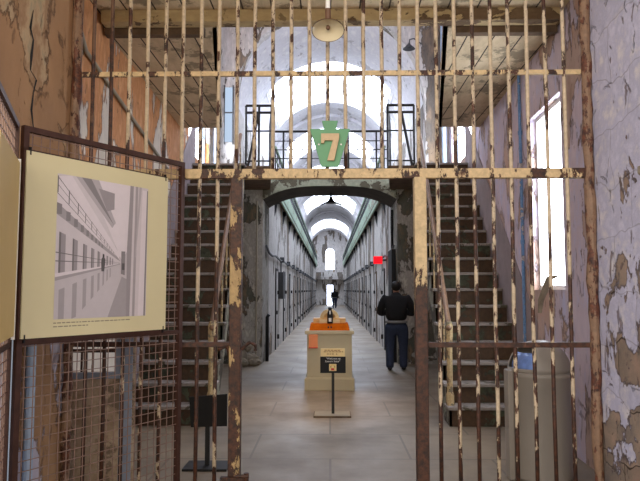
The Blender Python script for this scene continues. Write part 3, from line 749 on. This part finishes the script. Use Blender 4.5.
# red sign, box on left wall, dark panel on the right
c = at(378, 260, 17.1)
rs = thing('lit_sign', 'glowing red square sign on a bracket from the right corridor wall', 'sign', c)
MB().box((c.x-.115,17.1,c.z-.1),(c.x+.115,17.16,c.z+.1)).build('face', M['exitred'], rs)
MB().box((c.x+.115,17.11,c.z-.02),(1.5,17.15,c.z+.02)).build('bracket', M['black'], rs)
eb = thing('electrical_box', 'dark upright box fixed to the left corridor wall', 'box', (-1.5, 18.9, 1.4))
MB().box((-1.5,18.65,1.36),(-1.36,19.4,2.14)).build('cover', M['lampgrey'], eb, bevel=.01)
MB().tube([(-1.45,18.95,2.12),(-1.45,18.95,2.45)], .02, 6).build('conduit', M['lampgrey'], eb)
ep = thing('fuse_cabinet', 'tall dark panel on the right side of the passage behind the man', 'panel', (1.5, 14.9, .2))
MB().box((1.40,14.55,.0),(1.495,15.45,2.55)).build('cover', M['blackmatte'], ep, bevel=.01)
MB().tube([(1.46,15,2.5),(1.46,15,3.5)], .03, 8).build('conduit', M['blackmatte'], ep)
tag(MB().tube([(-1.44,14.75,0),(-1.44,14.75,1.0),(-1.40,14.75,1.06)], .04, 8).build('iron_post', M['black'], smooth=True), 'short black post at the foot of the left corridor wall', 'post')
mb = MB().tube([(-1.62,YB-.08,0),(-1.62,YB-.08,3.6)], .018, 8)
tag(mb.build('corner_pipe', M['greyprint']), 'thin grey pipe up the pier left of the arch', 'pipe')

# rubble
random.seed(11)
spots = [(-1.72,13.95,.0,.17),(-1.9,13.9,.0,.2),(-1.62,13.75,.0,.11),(-1.83,13.62,.0,.12),(-1.80,13.98,.27,.13),(-1.56,13.93,.0,.09)]
names = ['squarish grey stone in the middle of the rubble left of the arch','largest grey stone of the rubble left of the arch, nearest the stairs','small stone at the front of the rubble left of the arch','small flat stone before the largest one in the left rubble','stone lying on top of the rubble left of the arch','smallest stone of the rubble, nearest the corridor opening']
for (x, y, z, r_), lb in zip(spots, names):
    mb = MB(); vs = []
    for i in range(6):
        for j in range(8):
            th = math.pi*(i+.5)/6; a = 2*math.pi*j/8; q = r_*random.uniform(.8,1.1)
            vs.append((x+q*math.sin(th)*math.cos(a), y+q*.7*math.sin(th)*math.sin(a), max(z, z+r_*.8+q*.8*math.cos(th))))
    fs = [(i*8+j, i*8+(j+1)%8, (i+1)*8+(j+1)%8, (i+1)*8+j) for i in range(5) for j in range(8)] + [tuple(range(8)), tuple(reversed(range(40,48)))]
    mb.add(vs, fs); tag(mb.build('rubble_stone', M['rubble']), lb, 'stone', 'rubble stones beside the arch')

# ------------------------------------------------------------------ display podium
Yk = 10.5
kx = at(329.5, 360, Yk).x
pd = thing('display_podium', 'putty coloured boxy wooden display podium in the middle of the corridor mouth', 'podium', (kx, Yk+.35, 0))
MB().box((kx-.365, Yk, .19), (kx+.365, Yk+.7, .9)).build('body', M['podium'], pd, bevel=.006)
MB().box((kx-.405, Yk-.035, 0), (kx+.405, Yk+.735, .19)).box((kx-.39, Yk-.02, .19), (kx+.39, Yk+.72, .205)).build('plinth', M['podium'], pd, bevel=.008)
MB().box((kx-.40, Yk-.035, .9), (kx+.40, Yk+.735, .96)).build('cap', M['podium'], pd, bevel=.008)
on = thing('orange_notice', 'small orange notice on the upper left of the putty podium', 'notice', (kx-.27, Yk, .7))
MB().box((kx-.335, Yk-.05, .68), (kx-.19, Yk-.037, .90)).build('card', M['orange'], on)
MB().box((kx-.335, Yk-.053, .68), (kx-.19, Yk-.037, .695)).build('edge', M['redprint'], on)
wm = thing('wooden_model', 'stepped orange and pale wood model with an arched back on top of the podium', 'model', (kx, Yk+.3, .96))
MB().prism([(kx-.33,Yk+.02,.96),(kx+.33,Yk+.02,.96),(kx+.31,Yk+.12,1.07),(kx-.31,Yk+.12,1.07)], (0,.5,0)).build('tray', M['orangewood'], wm, bevel=.004)
MB().box((kx-.27,Yk+.22,1.07),(kx+.27,Yk+.58,1.15)).build('base_block', M['lightwood'], wm, bevel=.004)
MB().box((kx-.17,Yk+.2,1.07),(kx+.17,Yk+.6,1.13)).build('step', M['palewood'], wm, bevel=.004)
mb = MB()
oa = [(.16*math.cos(math.pi*i/14), 1.15+.15*math.sin(math.pi*i/14)) for i in range(15)]
ia = [(.10*math.cos(math.pi*i/14), 1.15+.09*math.sin(math.pi*i/14)) for i in range(15)]
for i in range(14):
    mb.prism([(kx+oa[i][0],Yk+.3,oa[i][1]),(kx+oa[i+1][0],Yk+.3,oa[i+1][1]),(kx+ia[i+1][0],Yk+.3,ia[i+1][1]),(kx+ia[i][0],Yk+.3,ia[i][1])], (0,.16,0))
mb.build('arch', M['palewood'], wm)
MB().prism([(kx+a,Yk+.42,b) for a, b in ia], (0,.03,0)).build('arch_back', M['lightwood'], wm)
bo = thing('black_bottle', 'small black upright bottle standing in front of the arched wooden model', 'bottle', (kx+.01, Yk+.14, 1.07))
MB().lathe([(.0,1.07),(.045,1.07),(.048,1.10),(.048,1.2),(.042,1.25),(.028,1.28),(.03,1.30),(.034,1.33),(.0,1.34)], 16, 0, None, (kx+.01, Yk+.145)).build('bottle_body', M['blackmatte'], bo, smooth=True)
MB().box((kx-.012,Yk+.092,1.10),(kx+.032,Yk+.10,1.16)).box((kx+.0,Yk+.1,1.22),(kx+.02,Yk+.103,1.28)).build('bottle_label', M['white'], bo)
MB().box((kx-.03,Yk+.0,1.0),(kx-.005,Yk+.025,1.03)).box((kx+.015,Yk+.0,1.0),(kx+.04,Yk+.025,1.03)).build('key_slot', M['black'], wm)

# ------------------------------------------------------------------ stanchion signs
def text(body, size, loc, mat, parent, name='lettering'):
    c = bpy.data.curves.new(name, 'FONT'); c.body = body; c.size = size; c.align_x = 'CENTER'; c.align_y = 'CENTER'; c.extrude = .0006
    o = bpy.data.objects.new(name, c); COL.objects.link(o); o.location = loc; o.rotation_euler = (R(90),0,0); c.materials.append(mat)
    bpy.context.view_layer.update()
    me = bpy.data.meshes.new_from_object(o.evaluated_get(bpy.context.evaluated_depsgraph_get()))
    q = bpy.data.objects.new(name, me); COL.objects.link(q); q.location = o.location; q.rotation_euler = o.rotation_euler
    bpy.data.objects.remove(o); q.parent = parent; q.matrix_parent_inverse = parent.matrix_basis.inverted(); return q
Ys = 8.45
sx = at(333, 400, Ys).x
mpp = Ys/F
sg = thing('stanchion_sign', 'black floor sign with a cream strip on a post in front of the podium', 'sign', (sx, Ys, 0))
MB().box((sx-.25, Ys-.17, 0), (sx+.23, Ys+.17, .02)).build('base', M['darkwood'], sg, bevel=.003)
MB().box((sx-.24, Ys-.16, .02), (sx+.22, Ys+.16, .024)).build('base_top', M['greyprint'], sg)
MB().box((sx-.018, Ys-.015, .02), (sx+.018, Ys+.015, .80)).build('pole', M['black'], sg)
sboard = MB().box((sx-.165, Ys-.035, .545), (sx+.165, Ys-.016, .755)).build('board', M['blackmatte'], sg)
hcard = MB().box((sx-.16, Ys-.035, .757), (sx+.155, Ys-.018, .86)).build('header_card', M['cream'], sg)
text('"Welcome to', .034, (sx+.005, Ys-.0365, .73), M['white'], sboard)
text('Eastern State"', .034, (sx-.005, Ys-.0365, .695), M['white'], sboard)
ic = MB().box((sx-.05, Ys-.0365, .572), (sx+.045, Ys-.035, .662), 0)
Ti = Matrix.Translation((sx-.003, Ys-.0368, .62)) @ Matrix.Rotation(R(90), 4, 'X')
ring_o = [(.034*math.cos(a*math.pi/8), .030*math.sin(a*math.pi/8)) for a in range(16)]
ic.add([(x, y+.004, .0) for x, y in ring_o], [tuple(range(16))], 1, Ti)
ic.add([(x*.6, y*.7+.006, .0004) for x, y in ring_o], [tuple(range(16))], 2, Ti)
ic.add([(-.024,-.04,.0008),(.022,-.04,.0008),(.018,-.012,.0008),(-.018,-.012,.0008)], [(0,1,2,3)], 3, Ti)
ic.add([(-.03,.0,.0008),(-.018,.0,.0008),(-.018,.012,.0008),(-.03,.012,.0008)], [(0,1,2,3)], 4, Ti)
ic.add([(.018,.0,.0008),(.03,.0,.0008),(.03,.012,.0008),(.018,.012,.0008)], [(0,1,2,3)], 4, Ti)
ic.build('emblem', [M['cream'], M['yellowprint'], M['cream'], M['redprint'], M['greenprint']], sboard)
hp = MB(); random.seed(5)
for zz, a, b in ((.838,-.11,.09),(.818,-.12,.12),(.79,-.08,.02)):
    x = a
    while x < b: w = random.uniform(.015,.04); hp.box((sx+x, Ys-.0362, zz-.005), (sx+x+w, Ys-.035, zz+.005)); x += w+.008
hp.prism([(sx+.04,Ys-.0362,.798),(sx+.06,Ys-.0362,.789),(sx+.04,Ys-.0362,.78)], (0,.001,0))
hp.build('header_print', M['brownprint'], hcard)

Yd = 6.0
p = at(208, 410, Yd)
sd = thing('stanchion_sign', 'plain dark floor sign on a post behind the left bars', 'sign', (p.x, Yd, 0))
MB().box((p.x-.2, Yd-.15, 0), (p.x+.2, Yd+.15, .02)).build('base', M['black'], sd)
MB().box((p.x-.02, Yd-.02, .02), (p.x+.02, Yd+.02, .56)).build('pole', M['black'], sd)
zc = p.z
MB().prism([(p.x-.17,Yd-.03,zc+.12),(p.x+.18,Yd-.03,zc+.15),(p.x+.18,Yd-.03,zc-.14),(p.x-.15,Yd-.03,zc-.15)], (0,.02,0)).build('board', M['blackmatte'], sd)
MB().tube([(p.x, Yd, .5), (p.x, Yd, zc+.0)], .016, 6).build('bracket', M['black'], sd)

# ------------------------------------------------------------------ bin
bc = at(540, 400, 5.75); bxx = bc.x; byy = 5.75
bn = thing('litter_bin', 'tall grey beige domed litter bin against the right wall behind the bars', 'bin', (bxx, byy, 0))
rb = .27
MB().lathe([(.0,.0),(rb*.92,.0),(rb*.94,.03),(rb,.86),(rb+.012,.87),(rb+.012,.91),(rb-.02,.91),(.0,.91)], 36, 0, None, (bxx, byy)).build('body', M['bin'], bn, smooth=True)
# dome lid with an opening on its left front
mb = MB(); nA, nB = 40, 12; vs = []; 
for i in range(nB+1):
    th = math.pi/2*i/nB
    for j in range(nA):
        a = 2*math.pi*j/nA; vs.append((bxx+rb*math.cos(th)*math.cos(a), byy+rb*math.cos(th)*math.sin(a), .91+.27*math.sin(th)))
fs = []
for i in range(nB):
    for j in range(nA):
        a = 360*(j+.5)/nA; el = 90*(i+.5)/nB
        if abs(a-205) < 42 and 4 < el < 58: continue
        fs.append((i*nA+j, i*nA+(j+1)%nA, (i+1)*nA+(j+1)%nA, (i+1)*nA+j))
lid = mb.add(vs, fs).build('dome_lid', M['bin'], bn, smooth=True)
sm = lid.modifiers.new('thick', 'SOLIDIFY'); sm.thickness = .012; sm.offset = -1
fp = MB().prism([(bxx-.30,byy-.17,.93),(bxx-.30,byy+.02,.93),(bxx-.17,byy+.02,1.10),(bxx-.17,byy-.17,1.10)], (.008,0,.0))
mb = MB(); vs = []
for i in range(5):
    for j in range(9):
        a = R(165+80*j/8); th = R(2+40*i/4); rr = rb-.035+.012*math.sin(i*3+j*2)
        vs.append((bxx+rr*math.cos(th)*math.cos(a), byy+rr*math.cos(th)*math.sin(a), .90+.26*math.sin(th)))
bag = mb.add(vs, [(i*9+j, i*9+j+1, (i+1)*9+j+1, (i+1)*9+j) for i in range(4) for j in range(8)]).build('bag_liner', M['bag'], bn, smooth=True)
sm = bag.modifiers.new('thick', 'SOLIDIFY'); sm.thickness = .006
MB().box((bxx-.315,byy-.13,0),(bxx-.262,byy+.0,.93)).build('side_rib', M['bin'], bn, bevel=.012)

# ------------------------------------------------------------------ people
def skin_mesh(name, joints, edges, mat, parent, root=0, sub=2):
    """joints: list of (x,y,z,rx,ry)"""
    me = bpy.data.meshes.new(name); me.from_pydata([j[:3] for j in joints], edges, []); me.materials.append(mat)
    o = bpy.data.objects.new(name, me); COL.objects.link(o)
    if parent is not None: o.parent = parent; o.matrix_parent_inverse = parent.matrix_basis.inverted() if False else Matrix.Identity(4)
    m = o.modifiers.new('skin', 'SKIN'); m.use_smooth_shade = True
    if not me.skin_vertices: me.skin_vertices.new() if hasattr(me.skin_vertices, 'new') else None
    return o, me
def make_skin(name, joints, edges, mat, parent, root=0, sub=2):
    import bmesh
    me = bpy.data.meshes.new(name)
    bm = bmesh.new(); lay_ = bm.verts.layers.skin.verify()
    vs = []
    for i, j in enumerate(joints):
        v = bm.verts.new(j[:3]); v[lay_].radius = (j[3], j[4] if len(j) > 4 else j[3]); v[lay_].use_root = (i == root); vs.append(v)
    for a, b in edges: bm.edges.new((vs[a], vs[b]))
    bm.to_mesh(me); bm.free(); me.materials.append(mat)
    o = bpy.data.objects.new(name, me); COL.objects.link(o)
    o.parent = parent
    m = o.modifiers.new('skin', 'SKIN'); m.use_smooth_shade = True; m.branch_smoothing = .3
    s = o.modifiers.new('sub', 'SUBSURF'); s.levels = sub; s.render_levels = sub
    return o
def person(loc, H, rz, label, arms='front', fat=1.0, step=.0, legs=.10):
    """standing figure, local +y is forward; height H"""
    root = thing('person', label, 'person', loc); root.rotation_euler = (0,0,rz); k = H/1.75; root.scale = (k,k,k)
    f = fat
    if arms == 'front':
        aL = [(.29,.0,1.24,.062),(.335,.05,1.11,.054),(.20,.26,1.13,.040),(.13,.32,1.14,.030)]
        aR = [(-.29,.0,1.24,.062),(-.335,.05,1.11,.054),(-.20,.26,1.13,.040),(-.13,.32,1.14,.030)]
    else:
        aL = [(.25,.0,1.24,.055),(.28,.0,1.12,.048),(.29,.06,.93,.038),(.29,.09,.86,.028)]
        aR = [(-.25,.0,1.24,.055),(-.28,.0,1.12,.048),(-.28,.02,.93,.038),(-.28,.04,.86,.028)]
    J = [(0,0,.96,.12*f,.09*f),(0,0,1.10,.12*f,.09*f),(0,0,1.28,.14*f,.09*f),(0,-.005,1.42,.08,.07),(0,.02,1.49,.052),(0,.04,1.55,.062),(0,.05,1.61,.080,.092),(0,.05,1.69,.068,.080)]
    E = [(i, i+1) for i in range(7)]
    hips = []
    for s, arm in ((1, aL), (-1, aR)):
        b = len(J); J += [(s*.19*f, 0, 1.40, .068)]; E.append((3 if False else 2, b)); J[b] = (s*.20*f, -.01, 1.40, .066)
        for a in arm: J.append(a); E.append((len(J)-2, len(J)-1))
        w = len(J)-1; wr = Vector(arm[-1][:3]); d = (wr-Vector(arm[-2][:3])).normalized()
        palm = wr + d*.06; J.append((*palm, .032, .020)); E.append((w, len(J)-1)); pi = len(J)-1
        up = Vector((0,0,1)) if abs(d.z) < .7 else Vector((0,1,0))
        for q, ln in ((-.024,.06),(-.008,.072),(.008,.068),(.024,.052)):
            a1 = palm + d*.035 + up*q; a2 = a1 + d*ln*.55 + Vector((-s*.012,0,0)); a3 = a2 + d*ln*.3 + Vector((-s*.02,0,0))
            n0 = len(J); J += [(*a1,.0095),(*a2,.0085),(*a3,.007)]; E += [(pi,n0),(n0,n0+1),(n0+1,n0+2)]
        t1 = palm + up*.035 - d*.02; t2 = t1 + up*.02 + d*.03; n0 = len(J); J += [(*t1,.011),(*t2,.009)]; E += [(pi,n0),(n0,n0+1)]
        st = step*s
        b = len(J); J += [(s*legs, 0, .82, .075*f),(s*(legs+.0), st*.5+.02, .48, .055),(s*legs, st, .10, .036),(s*legs, st, .05, .026),(s*(legs+.01), st+.11, .035, .02,.018)]
        E += [(0,b),(b,b+1),(b+1,b+2),(b+2,b+3),(b+3,b+4)]
    body = make_skin('body', J, E, M['skin'], root, 0, 2)
    # face
    def ell(name, c, r3, mat, par):
        vs = []; nI, nJ = 8, 12
        for i in range(nI+1):
            th = math.pi*i/nI
            for j in range(nJ):
                a = 2*math.pi*j/nJ; vs.append((c[0]+r3[0]*math.sin(th)*math.cos(a), c[1]+r3[1]*math.sin(th)*math.sin(a), c[2]+r3[2]*math.cos(th)))
        o = MB().add(vs, [(i*nJ+j, i*nJ+(j+1)%nJ, (i+1)*nJ+(j+1)%nJ, (i+1)*nJ+j) for i in range(nI) for j in range(nJ)]).build(name, mat, None, smooth=True)
        o.parent = par; return o
    for s in (-1, 1):
        ell('eye', (s*.032,.134,1.635), (.012,.008,.008), M['white'], root)
        ell('ear', (s*.083,.05,1.62), (.012,.022,.034), M['skin'], root)
    ell('nose', (0,.147,1.605), (.013,.018,.022), M['skin'], root); ell('mouth', (0,.134,1.568), (.024,.006,.006), M['redprint'], root)
    ell('hair', (0,.022,1.652), (.100,.108,.105), M['hair'], root)
    # sweater: sleeves and torso
    S = [(0,0,.93,.20*f,.165*f),(0,0,1.10,.205*f,.17*f),(0,0,1.28,.215*f,.165*f),(0,-.005,1.42,.15,.125),(0,.02,1.545,.09,.09)]
    SE = [(0,1),(1,2),(2,3),(3,4)]
    for s, arm in ((1, aL), (-1, aR)):
        b = len(S); S.append((s*.19*f, -.01, 1.42, .10)); SE.append((2, b))
        for (x, y, z, r_) in arm[:-1]: S.append((x, y, z, r_+.026)); SE.append((len(S)-2, len(S)-1))
        x, y, z, r_ = arm[-1]; S.append((x, y, z, r_+.012)); SE.append((len(S)-2, len(S)-1))
    make_skin('sweater', S, SE, M['sweater'], root, 0, 2)
    mb = MB().lathe([(.15*f,.925),(.184*f,.93),(.180*f,.965),(.12*f,.985)], 28)
    o = mb.build('shirt_hem', M['shirt'], None, smooth=True); o.parent = root; o.scale = (1,.82,1)
    Q = [(0,0,1.0,.19*f,.16*f),(0,0,.88,.20*f,.165*f)]; QE = [(0,1)]
    for s in (1, -1):
        st = step*s; b = len(Q)
        Q += [(s*legs,0,.76,.118*f),(s*legs,st*.5+.02,.47,.092),(s*legs,st,.12,.084),(s*legs,st,.045,.084)]; QE += [(1,b),(b,b+1),(b+1,b+2),(b+2,b+3)]
    make_skin('jeans', Q, QE, M['jeans'], root, 0, 2)
    for s in (1, -1):
        st = step*s
        make_skin('shoe', [(s*legs,st-.03,.05,.05,.045),(s*(legs+.005),st+.08,.042,.05,.04),(s*(legs+.01),st+.17,.035,.042,.03)], [(0,1),(1,2)], M['shoe'], root, 0, 2)
    return root
c = at(396, 368, 13.25)
person((c.x, 13.1, 0), 1.80, R(-8), 'person in a black sweater and dark jeans standing with back turned right of the podium', 'front', 1.18, .05, .13)
c = at(334.5, 308, 57)
person((c.x, 57, 0), 1.76, R(4), 'person in dark clothes walking far down the corridor', 'side', 1.4, .1, .12)

# crack on the left front wall
def lw(px, py):
    d = CM @ Vector(((px-320)/F, (240.5-py)/F, -1)); k = (-1.9-CAM.x)/d.x; q = CAM+d*k; return q
pts = [lw(33,10), lw(30,28), lw(33,40), lw(31,56), lw(30,70), lw(36,80), lw(33,92), lw(31,110), lw(33,128), lw(32,150)]
cr = MB(); wds = [.006,.03,.02,.034,.016,.022,.012,.028,.014,.006]
for i in range(len(pts)-1):
    a, b = pts[i], pts[i+1]
    cr.add([(-1.897,a.y-wds[i]/2,a.z),(-1.897,a.y+wds[i]/2,a.z),(-1.897,b.y+wds[i+1]/2,b.z),(-1.897,b.y-wds[i+1]/2,b.z)], [(0,1,2,3)])
struct(cr, 'trim_7', M['blackmatte'])

# ------------------------------------------------------------------ light and camera
def area(name, loc, rot, sx_, sy_, pw_, col):
    l = bpy.data.lights.new(name, 'AREA'); l.shape = 'RECTANGLE'; l.size = sx_; l.size_y = sy_; l.energy = pw_; l.color = col
    o = bpy.data.objects.new(name, l); COL.objects.link(o); o.location = loc; o.rotation_euler = rot; return o
# unseen warm fill added behind the viewer to light the gate front
area('hall_fill', (-.6, -3.0, 3.0), (R(84),0,0), 3.4, 2.2, 190, (1.0,.88,.72))
# unseen warm point fill, added to brighten the front walls
pl_ = bpy.data.lights.new('warm_fill', 'POINT'); pl_.energy = 60; pl_.color = (1,.80,.55); pl_.shadow_soft_size = .12
o = bpy.data.objects.new('warm_fill', pl_); COL.objects.link(o); o.location = (-.3, .2, 3.6)
area('side_fill', (-3.6, -.4, 3.0), (R(82),0,R(-62)), 2.2, 2.6, 110, (.90,.92,1.0))  # cool fill added out of view, aimed at the right wall

# warm ceiling lamp of the entrance bay, above the sign
wl_ = bpy.data.lights.new('bay_lamp', 'SPOT'); wl_.energy = 520; wl_.color = (1,.66,.34); wl_.spot_size = R(34); wl_.spot_blend = 1; wl_.shadow_soft_size = .1
o = bpy.data.objects.new('bay_lamp', wl_); COL.objects.link(o); o.location = (-.2, 9.3, 6.5)
w = bpy.data.worlds.new('world'); bpy.context.scene.world = w; w.use_nodes = True
bg = w.node_tree.nodes['Background']; bg.inputs[0].default_value = (.85,.86,.95,1); bg.inputs[1].default_value = .55

cam = bpy.data.cameras.new('camera'); co = bpy.data.objects.new('camera', cam); COL.objects.link(co)
cam.sensor_width = 36; cam.lens = 36*F/640; cam.clip_end = 200; cam.clip_start = .05
co.location = CAM; co.rotation_euler = CROT
sc = bpy.context.scene; sc.camera = co
sc.view_settings.view_transform = 'Standard'; sc.view_settings.look = 'None'; sc.view_settings.gamma = 1; sc.view_settings.use_curve_mapping = False
sc.view_settings.exposure = 0.35
